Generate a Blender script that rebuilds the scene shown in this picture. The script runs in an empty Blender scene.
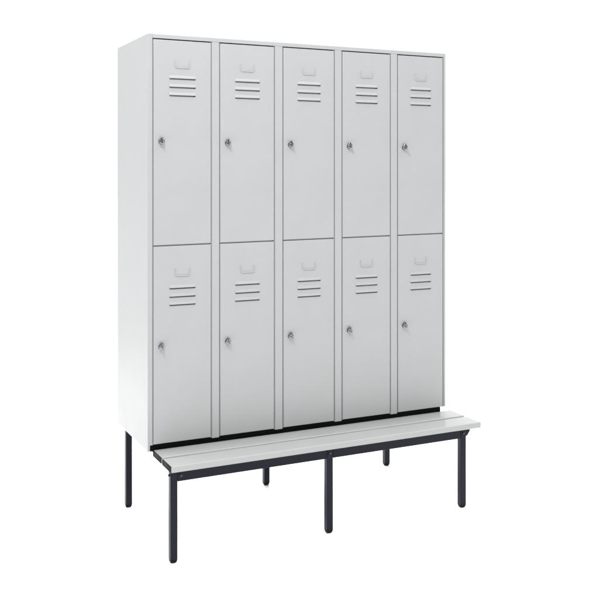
import bpy, bmesh, math
from mathutils import Vector, Matrix

# ------------------------------------------------------------------ camera
sc = bpy.context.scene
cam_d = bpy.data.cameras.new('camera')
cam = bpy.data.objects.new('camera', cam_d)
sc.collection.objects.link(cam)
cam.location = (-1.055, -3.6344, 1.5151)
cam.rotation_euler = (math.pi / 2, 0, -0.4479)
cam_d.sensor_width = 36.0
cam_d.lens = 36.0 * 912.18 / 599.0
cam_d.shift_x = -0.0008
cam_d.shift_y = -(299.5 - 173.88) / 599.0
cam_d.clip_start = 0.05
cam_d.clip_end = 500
sc.camera = cam
sc.render.resolution_x = sc.render.resolution_y = 1024

# ------------------------------------------------------------------ world: white photo studio
world = bpy.data.worlds.new('World'); sc.world = world
world.use_nodes = True
wn = world.node_tree; wn.nodes.clear()
wo = wn.nodes.new('ShaderNodeOutputWorld'); bg = wn.nodes.new('ShaderNodeBackground')
tc = wn.nodes.new('ShaderNodeTexCoord'); sep = wn.nodes.new('ShaderNodeSeparateXYZ')
mr = wn.nodes.new('ShaderNodeMapRange')
mr.inputs['From Min'].default_value = -0.55; mr.inputs['From Max'].default_value = 0.25
mr.inputs['To Min'].default_value = 0.38; mr.inputs['To Max'].default_value = 1.25
wn.links.new(tc.outputs['Generated'], sep.inputs[0])
wn.links.new(sep.outputs['Y'], mr.inputs['Value'])
bg.inputs['Color'].default_value = (1, 1, 1, 1)
mz = wn.nodes.new('ShaderNodeMapRange'); mz.interpolation_type = 'SMOOTHSTEP'
mz.inputs['From Min'].default_value = 0.30; mz.inputs['From Max'].default_value = 0.85
mz.inputs['To Min'].default_value = 0.0; mz.inputs['To Max'].default_value = 1.15
wn.links.new(sep.outputs['Z'], mz.inputs['Value'])
mb = wn.nodes.new('ShaderNodeMapRange')           # extra world brightness behind the set, added to lift floor shade
mb.inputs['From Min'].default_value = 0.45; mb.inputs['From Max'].default_value = 0.9
mb.inputs['To Min'].default_value = 0.0; mb.inputs['To Max'].default_value = 0.15
wn.links.new(sep.outputs['Y'], mb.inputs['Value'])
ab = wn.nodes.new('ShaderNodeMath'); ab.operation = 'ADD'
wn.links.new(mr.outputs[0], ab.inputs[0]); wn.links.new(mb.outputs[0], ab.inputs[1])
ad = wn.nodes.new('ShaderNodeMath'); ad.operation = 'ADD'
wn.links.new(ab.outputs[0], ad.inputs[0]); wn.links.new(mz.outputs[0], ad.inputs[1])
mx = wn.nodes.new('ShaderNodeMapRange')           # the left of the studio is dimmer
mx.inputs['From Min'].default_value = -0.55; mx.inputs['From Max'].default_value = -0.05
mx.inputs['To Min'].default_value = 0.90; mx.inputs['To Max'].default_value = 1.0
wn.links.new(sep.outputs['X'], mx.inputs['Value'])
mu = wn.nodes.new('ShaderNodeMath'); mu.operation = 'MULTIPLY'
mq = wn.nodes.new('ShaderNodeMapRange')           # and the right a little brighter
mq.inputs['From Min'].default_value = 0.1; mq.inputs['From Max'].default_value = 0.8
mq.inputs['To Min'].default_value = 0.0; mq.inputs['To Max'].default_value = 0.45
wn.links.new(sep.outputs['X'], mq.inputs['Value'])
aq = wn.nodes.new('ShaderNodeMath'); aq.operation = 'ADD'
wn.links.new(mx.outputs[0], aq.inputs[0]); wn.links.new(mq.outputs[0], aq.inputs[1])
wn.links.new(ad.outputs[0], mu.inputs[0]); wn.links.new(aq.outputs[0], mu.inputs[1])
cap = wn.nodes.new('ShaderNodeMath'); cap.operation = 'ADD'; cap.inputs[1].default_value = 1.07
mn = wn.nodes.new('ShaderNodeMath'); mn.operation = 'MINIMUM'
wn.links.new(mz.outputs[0], cap.inputs[0])
wn.links.new(mu.outputs[0], mn.inputs[0]); wn.links.new(cap.outputs[0], mn.inputs[1])
wn.links.new(mn.outputs[0], bg.inputs['Strength'])
wn.links.new(bg.outputs[0], wo.inputs[0])

# ------------------------------------------------------------------ key softbox and added floor fills
def area(name, loc, target, sx, sy, power, col=(1, 1, 1)):
    d = bpy.data.lights.new(name, 'AREA'); d.shape = 'RECTANGLE'
    d.size = sx; d.size_y = sy; d.energy = power; d.color = col
    o = bpy.data.objects.new(name, d); sc.collection.objects.link(o)
    o.location = loc
    o.rotation_euler = (Vector(target) - Vector(loc)).to_track_quat('-Z', 'Y').to_euler()
    return o
area('key_softbox', (-0.9, -2.0, 4.3), (0.6, 0.0, 1.5), 0.55, 0.55, 82)
area('overhead_floor_fill', (0.7, 0.6, 5.2), (0.7, 0.6, 0), 7.0, 7.0, 160)  # added overhead fill that drives the floor to clipped white
area('low_back_floor_fill', (1.55, 3.4, 0.95), (0.75, -0.15, 0.0), 2.4, 0.6, 190)  # added fill aimed beneath the cabinet to wash out floor shade

sc.view_settings.view_transform = 'Standard'
sc.view_settings.look = 'None'
sc.view_settings.exposure = 0.0
sc.view_settings.gamma = 1.0

# ------------------------------------------------------------------ materials
def mat(name, col, rough=0.5, metal=0.0, bump=0.0, bscale=300, rvar=0.0, coat=0.0, cvar=0.0, spec=0.5, wave=0.0):
    m = bpy.data.materials.new(name); m.use_nodes = True
    nt = m.node_tree; p = nt.nodes['Principled BSDF']
    p.inputs['Base Color'].default_value = (*col, 1)
    p.inputs['Roughness'].default_value = rough
    p.inputs['Metallic'].default_value = metal
    p.inputs['Specular IOR Level'].default_value = spec
    p.inputs['Coat Weight'].default_value = coat
    p.inputs['Coat Roughness'].default_value = 0.1
    t = nt.nodes.new('ShaderNodeTexCoord')
    if bump:
        n = nt.nodes.new('ShaderNodeTexNoise'); n.inputs['Scale'].default_value = bscale
        n.inputs['Detail'].default_value = 3
        b = nt.nodes.new('ShaderNodeBump'); b.inputs['Strength'].default_value = bump
        b.inputs['Distance'].default_value = 0.001
        nt.links.new(t.outputs['Object'], n.inputs['Vector'])
        nt.links.new(n.outputs['Fac'], b.inputs['Height'])
        nt.links.new(b.outputs['Normal'], p.inputs['Normal'])
        if wave:                                   # slow unevenness of thin sheet
            w = nt.nodes.new('ShaderNodeTexNoise'); w.inputs['Scale'].default_value = 4.5
            w.inputs['Detail'].default_value = 1
            bw = nt.nodes.new('ShaderNodeBump'); bw.inputs['Strength'].default_value = wave
            bw.inputs['Distance'].default_value = 0.012
            nt.links.new(t.outputs['Object'], w.inputs['Vector'])
            nt.links.new(w.outputs['Fac'], bw.inputs['Height'])
            nt.links.new(bw.outputs['Normal'], b.inputs['Normal'])
    if rvar or cvar:
        n2 = nt.nodes.new('ShaderNodeTexNoise'); n2.inputs['Scale'].default_value = 7
        n2.inputs['Detail'].default_value = 5
        nt.links.new(t.outputs['Object'], n2.inputs['Vector'])
        if rvar:
            r = nt.nodes.new('ShaderNodeMapRange')
            r.inputs['To Min'].default_value = rough - rvar; r.inputs['To Max'].default_value = rough + rvar
            nt.links.new(n2.outputs['Fac'], r.inputs['Value'])
            nt.links.new(r.outputs[0], p.inputs['Roughness'])
        if cvar:
            mx = nt.nodes.new('ShaderNodeMix'); mx.data_type = 'RGBA'
            mx.inputs[6].default_value = (*[c * (1 - cvar) for c in col], 1)
            mx.inputs[7].default_value = (*[min(1, c * (1 + cvar)) for c in col], 1)
            nt.links.new(n2.outputs['Fac'], mx.inputs[0])
            nt.links.new(mx.outputs[2], p.inputs['Base Color'])
    return m

PAINT = mat('light_grey_powder_coat', (0.380, 0.386, 0.390), 0.38, bump=0.3, bscale=450, rvar=0.06, cvar=0.04, wave=0.35)
INSIDE = mat('inner_sheet_steel', (0.38, 0.39, 0.39), 0.6, bump=0.1)
SLAT = mat('light_grey_slat', (0.375, 0.384, 0.378), 0.20, bump=0.12, bscale=200, rvar=0.05, cvar=0.04, spec=0.33, wave=0.3)
CAP = mat('black_plastic', (0.004, 0.004, 0.0045), 0.6, bump=0.2, spec=0.12)
FRAME = mat('blue_black_steel_paint', (0.0040, 0.0046, 0.0130), 0.36, bump=0.3, bscale=400, rvar=0.06, spec=0.20)
RUBBER = mat('black_rubber', (0.003, 0.003, 0.003), 0.6, bump=0.2, spec=0.15)
CHROME = mat('nickel_plated_lock', (0.32, 0.32, 0.33), 0.18, metal=1.0, rvar=0.08)
DARK = mat('keyway_black', (0.01, 0.01, 0.01), 0.5, bump=0.1)
ZINC = mat('zinc_bolt', (0.06, 0.06, 0.08), 0.3, metal=1.0, rvar=0.05)
WHITE = mat('white_studio_floor', (0.88, 0.88, 0.88), 0.7, bump=0.05, bscale=60)

# ------------------------------------------------------------------ helpers
def box(bm, x0, x1, y0, y1, z0, z1, bev=0.0, seg=2):
    r = bmesh.ops.create_cube(bm, size=1.0)
    vs = r['verts']
    bmesh.ops.scale(bm, vec=(x1 - x0, y1 - y0, z1 - z0), verts=vs)
    bmesh.ops.translate(bm, vec=((x0 + x1) / 2, (y0 + y1) / 2, (z0 + z1) / 2), verts=vs)
    if bev:
        es = list({e for v in vs for e in v.link_edges})
        bmesh.ops.bevel(bm, geom=es, offset=bev, segments=seg, profile=0.5, affect='EDGES')

def prism(bm, pts, a0, a1, axis, bev=0.0, seg=2, pick=None):
    """extrude a closed 2D outline along an axis ('X': pts are y,z; 'Y': x,z; 'Z': x,y)"""
    def P(p, a):
        return {'X': (a, p[0], p[1]), 'Y': (p[0], a, p[1]), 'Z': (p[0], p[1], a)}[axis]
    A = [bm.verts.new(P(p, a0)) for p in pts]; B = [bm.verts.new(P(p, a1)) for p in pts]
    fs = [bm.faces.new(A), bm.faces.new(B[::-1])]
    n = len(pts)
    for i in range(n):
        fs.append(bm.faces.new((A[i], B[i], B[(i + 1) % n], A[(i + 1) % n])))
    bmesh.ops.recalc_face_normals(bm, faces=fs)
    if bev:
        es = [e for e in {e for f in fs for e in f.edges} if pick is None or pick(e)]
        bmesh.ops.bevel(bm, geom=es, offset=bev, segments=seg, profile=0.5, affect='EDGES')

def cyl(bm, c, r0, r1, h, axis='Y', n=28):
    """cone or cylinder starting at c and growing by h along -Y (axis Y) or +Z"""
    r = bmesh.ops.create_cone(bm, cap_ends=True, segments=n, radius1=r0, radius2=r1, depth=h)
    vs = r['verts']
    bmesh.ops.translate(bm, vec=(0, 0, h / 2), verts=vs)
    if axis == 'Y':
        bmesh.ops.rotate(bm, cent=(0, 0, 0), matrix=Matrix.Rotation(math.pi / 2, 3, 'X'), verts=vs)
    elif axis == 'X':
        bmesh.ops.rotate(bm, cent=(0, 0, 0), matrix=Matrix.Rotation(-math.pi / 2, 3, 'Y'), verts=vs)
    bmesh.ops.translate(bm, vec=c, verts=vs)
    return vs

def obj(name, bm, m, parent=None, smooth=True, loc=None, flat_front=False):
    flat_front = name == 'door'
    me = bpy.data.meshes.new(name); bm.to_mesh(me); bm.free()
    me.materials.append(m)
    if smooth:
        for p in me.polygons: p.use_smooth = True
        me.set_sharp_from_angle(angle=math.radians(32))
        for p in me.polygons:
            if p.area > 0.0025 or (flat_front and abs(p.normal.y) > 0.999): p.use_smooth = False
        me.update()
    o = bpy.data.objects.new(name, me); sc.collection.objects.link(o)
    if parent: o.parent = parent
    if loc: o.location = loc
    return o

def thing(name, label, cat, loc):
    o = bpy.data.objects.new(name, None); sc.collection.objects.link(o)
    o.location = loc; o.empty_display_size = 0.1
    o['label'] = label; o['category'] = cat
    return o

# ------------------------------------------------------------------ floor
FLOOR = -0.009
bm = bmesh.new()
bmesh.ops.create_grid(bm, x_segments=1, y_segments=1, size=60)
fl = obj('floor', bm, WHITE, smooth=False)
fl.location = (0, 0, FLOOR)
fl['kind'] = 'structure'

# ------------------------------------------------------------------ dimensions (metres)
W, D, T = 1.464, 0.488, 2.09
ZB = 0.402                # underside of the cabinet front
SK = 0.3758               # bottom of the side skirts
LEFTS = [0.0218, 0.3137, 0.6091, 0.9029, 1.1963]     # centre of the gap left of each door
DW = 0.2545               # gap centre to gap centre over a door
G = 0.0024                # half a gap
def zmid(x): return 1.2184 + 0.0087 * x

# ------------------------------------------------------------------ cabinet
cab = thing('locker_cabinet', 'tall light grey steel locker cabinet with two rows of five doors, above the bench', 'locker', (0, 0, SK))
def part(name, bm, m, parent, smooth=True, at=(0, 0, 0)):
    """vertices are given in world metres; store them relative to the parent's world base"""
    bmesh.ops.translate(bm, vec=-Vector(at), verts=bm.verts[:])
    o = obj(name, bm, m, parent, smooth)
    base = getbase(parent)
    o.location = Vector(at) - base
    BASE[o.name] = Vector(at)
    return o
BASE = {}
def getbase(o):
    return BASE.get(o.name, Vector(o.location)) if o else Vector((0, 0, 0))
BASE[cab.name] = Vector((0, 0, SK))

# side panels: folded sheets with a front flange and a skirt lapping over the rail
fx = LEFTS[0] - G
bm = bmesh.new()
prism(bm, [(0, SK), (D, SK), (D, T), (0, T)], 0, 0.0095, 'X', 0.0012,
      pick=lambda e: min(e.verts[0].co.x, e.verts[1].co.x) < 0.001)
prism(bm, [(0.0095, 0), (fx, 0), (fx, 0.03), (0.0095, 0.03)], ZB, T, 'Z', 0.0008,
      pick=lambda e: min(e.verts[0].co.x, e.verts[1].co.x) > 0.010)
part('side_panel', bm, PAINT, cab, at=(0, D / 2, SK))
rx = LEFTS[4] + DW + G
bm = bmesh.new()
prism(bm, [(0.06, SK), (D, SK), (D, T), (0, T), (0, ZB), (0.06, ZB)], W - 0.0095, W, 'X', 0.0012,
      pick=lambda e: max(e.verts[0].co.x, e.verts[1].co.x) > W - 0.001)
prism(bm, [(W - 0.0095, 0), (rx, 0), (rx, 0.03), (W - 0.0095, 0.03)], ZB, T, 'Z', 0.0008,
      pick=lambda e: max(e.verts[0].co.x, e.verts[1].co.x) < W - 0.010)
part('side_panel', bm, PAINT, cab, at=(W, D / 2, SK))
# front frame: top rail and the four dividers
bm = bmesh.new()
ZT = 2.0712
box(bm, fx + 0.0002, rx - 0.0002, 0.0, 0.03, ZT + G, T, 0.0010)
for i in range(4):
    x0 = LEFTS[i] + DW + G; x1 = LEFTS[i + 1] - G
    xm = (x0 + x1) / 2
    box(bm, x0, x1, 0.0002, 0.03, ZB - 0.004, ZT + G - 0.0002, 0.0016)
    box(bm, x1 + 0.0001, x1 + 2 * G - 0.0006, 0.0065, 0.029, ZB - 0.002, ZT + G - 0.0004)      # strips added inside the gaps to lighten their dark lines
    box(bm, x0 - 2 * G + 0.0006, x0 - 0.0001, 0.0065, 0.029, ZB - 0.002, ZT + G - 0.0004)
box(bm, fx + 0.0003, fx + 2 * G - 0.0006, 0.0065, 0.029, ZB - 0.002, ZT + G - 0.0004)
box(bm, rx - 2 * G + 0.0006, rx - 0.0003, 0.0065, 0.029, ZB - 0.002, ZT + G - 0.0004)
part('front_frame', bm, PAINT, cab, at=(W / 2, 0.015, ZB))
# top, bottom, back and the inner walls
bm = bmesh.new(); box(bm, 0.0097, W - 0.0097, 0.0302, D - 0.001, T - 0.006, T - 0.0005, 0.0005)
part('top_panel', bm, PAINT, cab, at=(W / 2, D / 2, T))
bm = bmesh.new(); box(bm, 0.0097, W - 0.0097, 0.0302, D - 0.006, ZB, ZB + 0.004)
part('bottom_panel', bm, INSIDE, cab, False, at=(W / 2, D / 2, ZB))
bm = bmesh.new(); box(bm, 0.0097, W - 0.0097, D - 0.005, D - 0.001, ZB, T - 0.0065)
part('back_panel', bm, PAINT, cab, False, at=(W / 2, D, ZB))
for i in range(4):
    xm = (LEFTS[i] + DW + LEFTS[i + 1]) / 2
    bm = bmesh.new(); box(bm, xm - 0.002, xm + 0.002, 0.0302, D - 0.0062, ZB + 0.0045, T - 0.007)
    part('partition', bm, INSIDE, cab, False, at=(xm, D / 2, ZB))
bm = bmesh.new()
for i in range(5):
    a = 0.0105 if i == 0 else (LEFTS[i - 1] + DW + LEFTS[i]) / 2 + 0.0025
    b = W - 0.0105 if i == 4 else (LEFTS[i] + DW + LEFTS[i + 1]) / 2 - 0.0025
    box(bm, a, b, 0.022, D - 0.0064, zmid(a) - 0.008, zmid(a) - 0.004)
    xa, xb = LEFTS[i] + 2 * G, LEFTS[i] + DW - 2 * G
    prism(bm, [(xa, zmid(xa) - 0.0019), (xb, zmid(xb) - 0.0019), (xb, zmid(xb) + 0.0019), (xa, zmid(xa) + 0.0019)], 0.0085, 0.0215, 'Y')  # bar added behind the middle gap to make it less dark
part('shelf', bm, INSIDE, cab, False, at=(W / 2, D / 2, 1.21))

# ---- door details
LW, LH, SL = 0.112, 0.0125, 0.0058       # louvre width, hood height, slot height
def door_sheet(x0, x1, z0a, z0b, z1a, z1b, slots, at):
    """folded sheet: front skin with punched slots, rounded edge, returns going back"""
    bm = bmesh.new()
    xc = (x0 + x1) / 2
    e = 0.0022
    xs = [x0 + e, xc - LW / 2, xc + LW / 2, x1 - e]
    zs = [0.0]
    for s in sorted(slots): zs += [s - SL / 2, s + SL / 2]
    def zb(x, inset): t = (x - x0) / (x1 - x0); return z0a + (z0b - z0a) * t + inset
    def zt(x, inset): t = (x - x0) / (x1 - x0); return z1a + (z1b - z1a) * t - inset
    rows = [[zb(x, e) for x in xs]] + [[z] * 4 for z in zs[1:]] + [[zt(x, e) for x in xs]]
    V = [[bm.verts.new((x, 0.0, z)) for x, z in zip(xs, r)] for r in rows]
    for j in range(len(rows) - 1):
        for i in range(3):
            if i == 1 and j % 2 == 1 and j < len(rows) - 1 and j > 0:
                continue
            bm.faces.new((V[j][i], V[j][i + 1], V[j + 1][i + 1], V[j + 1][i]))
    # ring around: outer loop, rounded by three steps then a return of 18 mm
    loop = [V[0][i] for i in range(4)] + [V[j][3] for j in range(1, len(rows))] + \
           [V[-1][i] for i in (2, 1, 0)] + [V[j][0] for j in range(len(rows) - 2, 0, -1)]
    def off(v, d, y):
        p = v.co.copy()
        x, z = p.x, p.z
        if abs(x - xs[0]) < 1e-6: x -= d
        if abs(x - xs[3]) < 1e-6: x += d
        if v in V[0]: z -= d
        if v in V[-1]: z += d
        return bm.verts.new((x, y, z))
    prev = loop
    for d, y in ((e * 0.5, e * 0.13), (e * 0.87, e * 0.5), (e, e), (e, 0.018)):
        cur = [off(v, d, y) for v in loop]
        n = len(loop)
        for i in range(n):
            bm.faces.new((prev[i], cur[i], cur[(i + 1) % n], prev[(i + 1) % n]))
        prev = cur
    # back skin (single sheet with the same outline, behind)
    bmesh.ops.recalc_face_normals(bm, faces=bm.faces[:])
    # make sure the front skin looks to -Y
    bm.normal_update(); bm.faces.ensure_lookup_table(); f0 = bm.faces[0]
    if f0.normal.y > 0: bmesh.ops.reverse_faces(bm, faces=bm.faces[:])
    # unseen backing plate, added so the slots render less black
    box(bm, xc - LW / 2 - 0.012, xc + LW / 2 + 0.012, 0.0095, 0.0110, min(slots) - 0.02, max(slots) + 0.02)
    return bm

def louvre():
    """pressed hood standing proud above its slot, origin at the slot centre"""
    bm = bmesh.new()
    nx, nz = 26, 8
    V = []
    for j in range(nz + 1):
        t = j / nz
        row = []
        for i in range(nx + 1):
            s = -1 + 2 * i / nx
            # finer sampling near the ends
            s = math.copysign(1 - (1 - abs(s)) ** 1.5, s)
            x = s * (LW / 2 + 0.003)
            z = SL / 2 + LH - t * (LH + SL * 0.12)
            endd = max(0.0, (LW / 2 + 0.003) - abs(x))
            endk = math.sqrt(max(0, 1 - (1 - min(1, endd / 0.011)) ** 2))
            dep = 0.0042 * math.sin(t * math.pi / 2) ** 1.5 * endk
            row.append(bm.verts.new((x, -0.0002 - dep, z)))
        V.append(row)
    for j in range(nz):
        for i in range(nx):
            bm.faces.new((V[j][i], V[j + 1][i], V[j + 1][i + 1], V[j][i + 1]))
    bmesh.ops.recalc_face_normals(bm, faces=bm.faces[:])
    if sum(f.normal.y for f in bm.faces) > 0: bmesh.ops.reverse_faces(bm, faces=bm.faces[:])
    bmesh.ops.solidify(bm, geom=bm.faces[:], thickness=0.0008)
    return bm

def card_holder():
    """shallow pressed U-shaped frame for a name card, open at the top"""
    bm = bmesh.new()
    w, h, t, d = 0.066, 0.031, 0.0046, 0.0030
    out = [(-w / 2, h / 2), (-w / 2, -h / 2 + 0.006), (-w / 2 + 0.006, -h / 2), (w / 2 - 0.006, -h / 2), (w / 2, -h / 2 + 0.006), (w / 2, h / 2)]
    inn = [(-w / 2 + t, h / 2), (-w / 2 + t, -h / 2 + 0.0075), (-w / 2 + 0.0075, -h / 2 + t), (w / 2 - 0.0075, -h / 2 + t), (w / 2 - t, -h / 2 + 0.0075), (w / 2 - t, h / 2)]
    prism(bm, out + inn[::-1], 0.0004, -d, 'Y', 0.0007, 2)
    return bm

def lock_body():
    bm = bmesh.new()
    cyl(bm, (0, 0, -0.003), 0.0128, 0.0124, 0.002)
    # turning knob: a teardrop pointing up, with a hub in front
    out = [(-0.0035, 0.0150), (0, 0.0168), (0.0035, 0.0150)] + \
          [(0.0122 * math.cos(math.radians(a)), -0.0035 + 0.0105 * math.sin(math.radians(a))) for a in range(20, -201, -20)]
    prism(bm, out, -0.0022, -0.0125, 'Y', 0.0018, 3)
    cyl(bm, (0, -0.0126, -0.003), 0.0078, 0.0070, 0.004)
    return bm

def hasp_plate(ang):
    """rounded plate with a padlock hole, standing out from the lock"""
    bm = bmesh.new()
    n = 22; R = 0.0105; c = (0.0185, 0.001)      # (distance out, up)
    outer, inner = [], []
    for i in range(n):
        a = math.radians(-100 + 200 * i / (n - 1))
        outer.append((c[0] + R * math.cos(a), c[1] + R * math.sin(a)))
    outer = [(0.010, -0.0110)] + outer + [(0.010, 0.0130)]
    m = len(outer)
    hole = [(c[0] + 0.001 + 0.0042 * math.cos(2 * math.pi * k / m - 2.6), 0.0042 * math.sin(2 * math.pi * k / m - 2.6)) for k in range(m)]
    t = 0.0016
    def V(p, x): return bm.verts.new((x, -p[0], p[1]))
    A = [V(p, -t) for p in outer]; B = [V(p, t) for p in outer]
    HA = [V(p, -t) for p in hole]; HB = [V(p, t) for p in hole]
    for i in range(m):
        j = (i + 1) % m
        bm.faces.new((A[i], A[j], HA[j], HA[i])); bm.faces.new((B[i], HB[i], HB[j], B[j]))
        bm.faces.new((A[i], B[i], B[j], A[j])); bm.faces.new((HA[i], HA[j], HB[j], HB[i]))
    bmesh.ops.recalc_face_normals(bm, faces=bm.faces[:])
    bmesh.ops.rotate(bm, cent=(0, 0, 0), matrix=Matrix.Rotation(ang, 3, 'Y'), verts=bm.verts[:])
    return bm

def hang(name, mesh_o, parent, world_loc):
    """first use keeps the object, later uses copy it"""
    o = mesh_o if mesh_o.parent is None else mesh_o.copy()
    if o is not mesh_o: sc.collection.objects.link(o)
    o.parent = parent
    o.location = Vector(world_loc) - BASE[parent.name]
    return o

LV = obj('louvre', louvre(), PAINT)
CH = obj('card_holder', card_holder(), PAINT)
LK = obj('lock', lock_body(), CHROME)
bm = hasp_plate(math.radians(-8)); me_h = bpy.data.meshes.new('tmp'); bm.to_mesh(me_h); bm.free()
# the lock: turned body and its hasp plate in one mesh (they turn together)
bm = bmesh.new(); bm.from_mesh(LK.data); bm.from_mesh(me_h)
bm.to_mesh(LK.data); bm.free(); bpy.data.meshes.remove(me_h)
for p in LK.data.polygons: p.use_smooth = True
LK.data.set_sharp_from_angle(angle=math.radians(32))

LZ = {1: [1.9091, 1.8736, 1.8392], 0: [1.0400, 1.0050, 0.9712]}
LOCKZ = {1: [1.651, 1.649, 1.646, 1.643, 1.641], 0: [0.806, 0.805, 0.805, 0.808, 0.809]}
for row in (1, 0):
    for i in range(5):
        x0 = LEFTS[i] + G; x1 = LEFTS[i] + DW - G
        if row:
            za, zb_ = zmid(x0) + G, zmid(x1) + G
            ta = tb = ZT - G
        else:
            za = zb_ = ZB + 0.0015
            ta, tb = zmid(x0) - G - 0.0004, zmid(x1) - G - 0.0004
        bm = door_sheet(x0, x1, za, zb_, ta, tb, LZ[row], None)
        base = (x0, 0, za)
        d = part('door', bm, PAINT, cab, at=base)
        so = d.modifiers.new('sheet', 'SOLIDIFY'); so.thickness = 0.0011; so.offset = -1
        xc = (x0 + x1) / 2
        for z in LZ[row]: hang('louvre', LV, d, (xc, 0, z))
        hang('card_holder', CH, d, (xc + 0.0005, 0, LZ[row][0] + (0.0605 if row else 0.0655)))
        hang('lock', LK, d, (LEFTS[i] + 0.036, 0, LOCKZ[row][i]))

# ------------------------------------------------------------------ bench under and in front of the cabinet
ben = thing('bench', 'long low bench of two light grey slats on dark steel legs', 'bench', (0.7, 0, FLOOR))
BASE[ben.name] = Vector((0.7, 0, FLOOR))
SX0, SX1, SZ0, SZ1 = 0.0275, 1.5025, 0.351, 0.377
def slat(y0, y1):
    bm = bmesh.new()
    prism(bm, [(y0, SZ0), (y1, SZ0), (y1, SZ1), (y0, SZ1)], SX0 + 0.0015, SX1 - 0.0015, 'X', 0.0045, 5,
          pick=lambda e: abs(e.verts[0].co.x - e.verts[1].co.x) > 1)
    s = part('slat', bm, SLAT, ben, at=((SX0 + SX1) / 2, y0, SZ0))
    for x, sg in ((SX0 + 0.0015, -1), (SX1 - 0.0015, 1)):
        bm = bmesh.new()
        def b(xa, xb, *r, **k): box(bm, min(xa, xb), max(xa, xb), *r, **k)
        b(x - sg * 0.004, x + sg * 0.0012, y0 + 0.0008, y1 - 0.0008, SZ0 + 0.0008, SZ1 - 0.0008, bev=0.001)
        # raised rim and middle web of the plug
        b(x + sg * 0.0010, x + sg * 0.0026, y0 + 0.0012, y0 + 0.007, SZ0 + 0.0015, SZ1 - 0.0015, bev=0.0006)
        b(x + sg * 0.0010, x + sg * 0.0026, y1 - 0.007, y1 - 0.0012, SZ0 + 0.0015, SZ1 - 0.0015, bev=0.0006)
        b(x + sg * 0.0010, x + sg * 0.0024, y0 + 0.0072, y1 - 0.0072, SZ1 - 0.005, SZ1 - 0.0015, bev=0.0006)
        b(x + sg * 0.0010, x + sg * 0.0024, y0 + 0.0072, y1 - 0.0072, SZ0 + 0.0015, SZ0 + 0.005, bev=0.0006)
        part('end_cap', bm, CAP if sg < 0 else CAPR, s, at=(x, (y0 + y1) / 2, SZ0))
CAPR = CAP
slat(-0.2245, -0.1125)
slat(-0.0960, 0.0160)

LEG = 0.0288
FY0, RY0 = -0.205, 0.4585
def tube_leg(x0, y0, ztop):
    bm = bmesh.new(); box(bm, x0, x0 + LEG, y0, y0 + LEG, FLOOR + 0.010, ztop, 0.0028, 3)
    l = part('leg', bm, FRAME, ben, at=(x0 + LEG / 2, y0 + LEG / 2, 0.010))
    bm = bmesh.new()
    c = (x0 + LEG / 2, y0 + LEG / 2)
    rings = []
    for r, z, rr in ((0.0146, 0.013, .004), (0.0146, 0.0095, .004), (0.0135, 0.005, .005), (0.0105, 0.0012, .006), (0.0088, 0.0, .006)):
        ring = []
        for k in range(32):
            a = 2 * math.pi * k / 32
            ca, sa = math.cos(a), math.sin(a)
            q = 1 / (abs(ca) ** 5 + abs(sa) ** 5) ** (1 / 5)
            ring.append(bm.verts.new((c[0] + r * q * ca, c[1] + r * q * sa, z + FLOOR)))
        rings.append(ring)
    for a, b in zip(rings, rings[1:]):
        for k in range(32): bm.faces.new((a[k], b[k], b[(k + 1) % 32], a[(k + 1) % 32]))
    bm.faces.new(rings[0]); bm.faces.new(rings[-1][::-1])
    bmesh.ops.recalc_face_normals(bm, faces=bm.faces[:])
    part('foot_cap', bm, RUBBER, l, at=(c[0], c[1], 0))
FX = [0.0322, 0.7200, 1.4068]
for x in FX: tube_leg(x, FY0, 0.3495)
for x, x2 in zip([0.0318, 0.7188, 1.4045], FX): tube_leg(x, RY0, 0.4005)

# long front beam between the front legs (just behind their faces)
for a, b in ((FX[0] + LEG + 0.0003, FX[1] - 0.0003), (FX[1] + LEG + 0.0003, FX[2] - 0.0003)):
    bm = bmesh.new(); box(bm, a, b, FY0 + 0.0012, FY0 + 0.0262, 0.3085, 0.3498, 0.0022, 3)
    part('beam', bm, FRAME, ben, at=((a + b) / 2, FY0, 0.3085))
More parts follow.
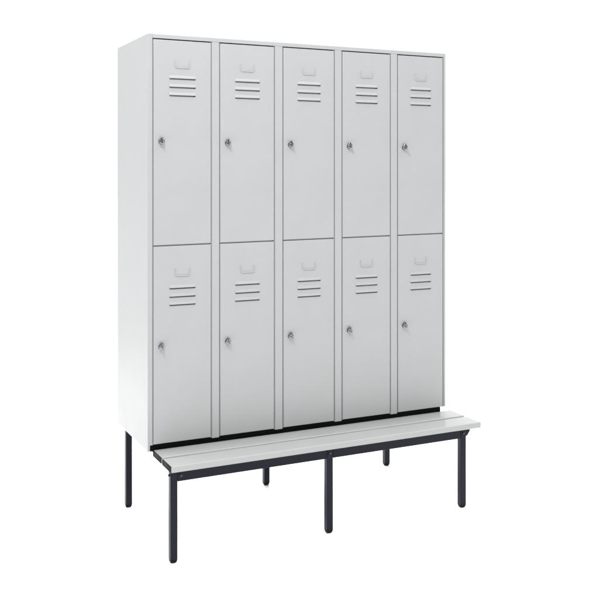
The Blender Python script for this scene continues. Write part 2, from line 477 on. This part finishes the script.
# gusset plates outside the end legs
bm = bmesh.new()
xr = FX[2] + LEG
prism(bm, [(xr + 0.0003, 0.3495), (xr + 0.024, 0.3495), (xr + 0.024, 0.337), (xr + 0.010, 0.318), (xr + 0.0003, 0.314)], FY0 + 0.004, FY0 + 0.026, 'Y', 0.0012)
part('gusset', bm, FRAME, ben, at=(xr, FY0, 0.32))
bm = bmesh.new()
cyl(bm, (FX[0] + 0.0003, FY0 + 0.014, 0.334), 0.0052, 0.0045, 0.006, 'X', 6)
part('bolt', bm, ZINC, ben, at=(FX[0], FY0, 0.334))
# cross beams running back beneath slats and cabinet, with risers to the cabinet rail
for a, b in ((FX[0] + LEG + 0.004, 0.030), (FX[1] + LEG + 0.004, 0.030), (FX[2] - 0.034, 0.030)):
    bm = bmesh.new()
    box(bm, a, a + b, FY0 + 0.0268, RY0 + LEG - 0.001, 0.3245, 0.3502, 0.002, 2)
    part('cross_beam', bm, FRAME, ben, at=(a + b / 2, 0.1, 0.3245))
    bm = bmesh.new()
    box(bm, a + 0.002, a + b - 0.002, 0.026, 0.048, 0.3505, 0.3703)
    part('riser', bm, FRAME, ben, at=(a + b / 2, 0.037, 0.3505))
# rails that carry the cabinet
bm = bmesh.new(); box(bm, 0.0105, 1.4470, 0.0175, 0.050, 0.3708, ZB - 0.0045, 0.0015)
part('rail', bm, CAP, ben, at=(0.73, 0.03, 0.3708))
bm = bmesh.new(); box(bm, 0.0640, 0.7170, RY0, RY0 + 0.027, 0.372, ZB - 0.0005, 0.0015)
part('rail', bm, FRAME, ben, at=(0.39, RY0, 0.372))
bm = bmesh.new(); box(bm, 0.7490, 1.4030, RY0, RY0 + 0.027, 0.372, ZB - 0.0005, 0.0015)
part('rail', bm, FRAME, ben, at=(1.07, RY0, 0.372))
# bolt heads on the joints
for x in (FX[0] + LEG + 0.014, FX[1] + LEG * 0.5, FX[2] + LEG * 0.5):
    bm = bmesh.new()
    y = FY0 + (0.0012 if x < 0.1 else 0.0)
    cyl(bm, (x, y + 0.0003, 0.331), 0.0062, 0.0050, 0.0042, 'Y', 18)
    part('bolt', bm, ZINC, ben, at=(x, y, 0.331))

sc.render.engine = 'CYCLES'
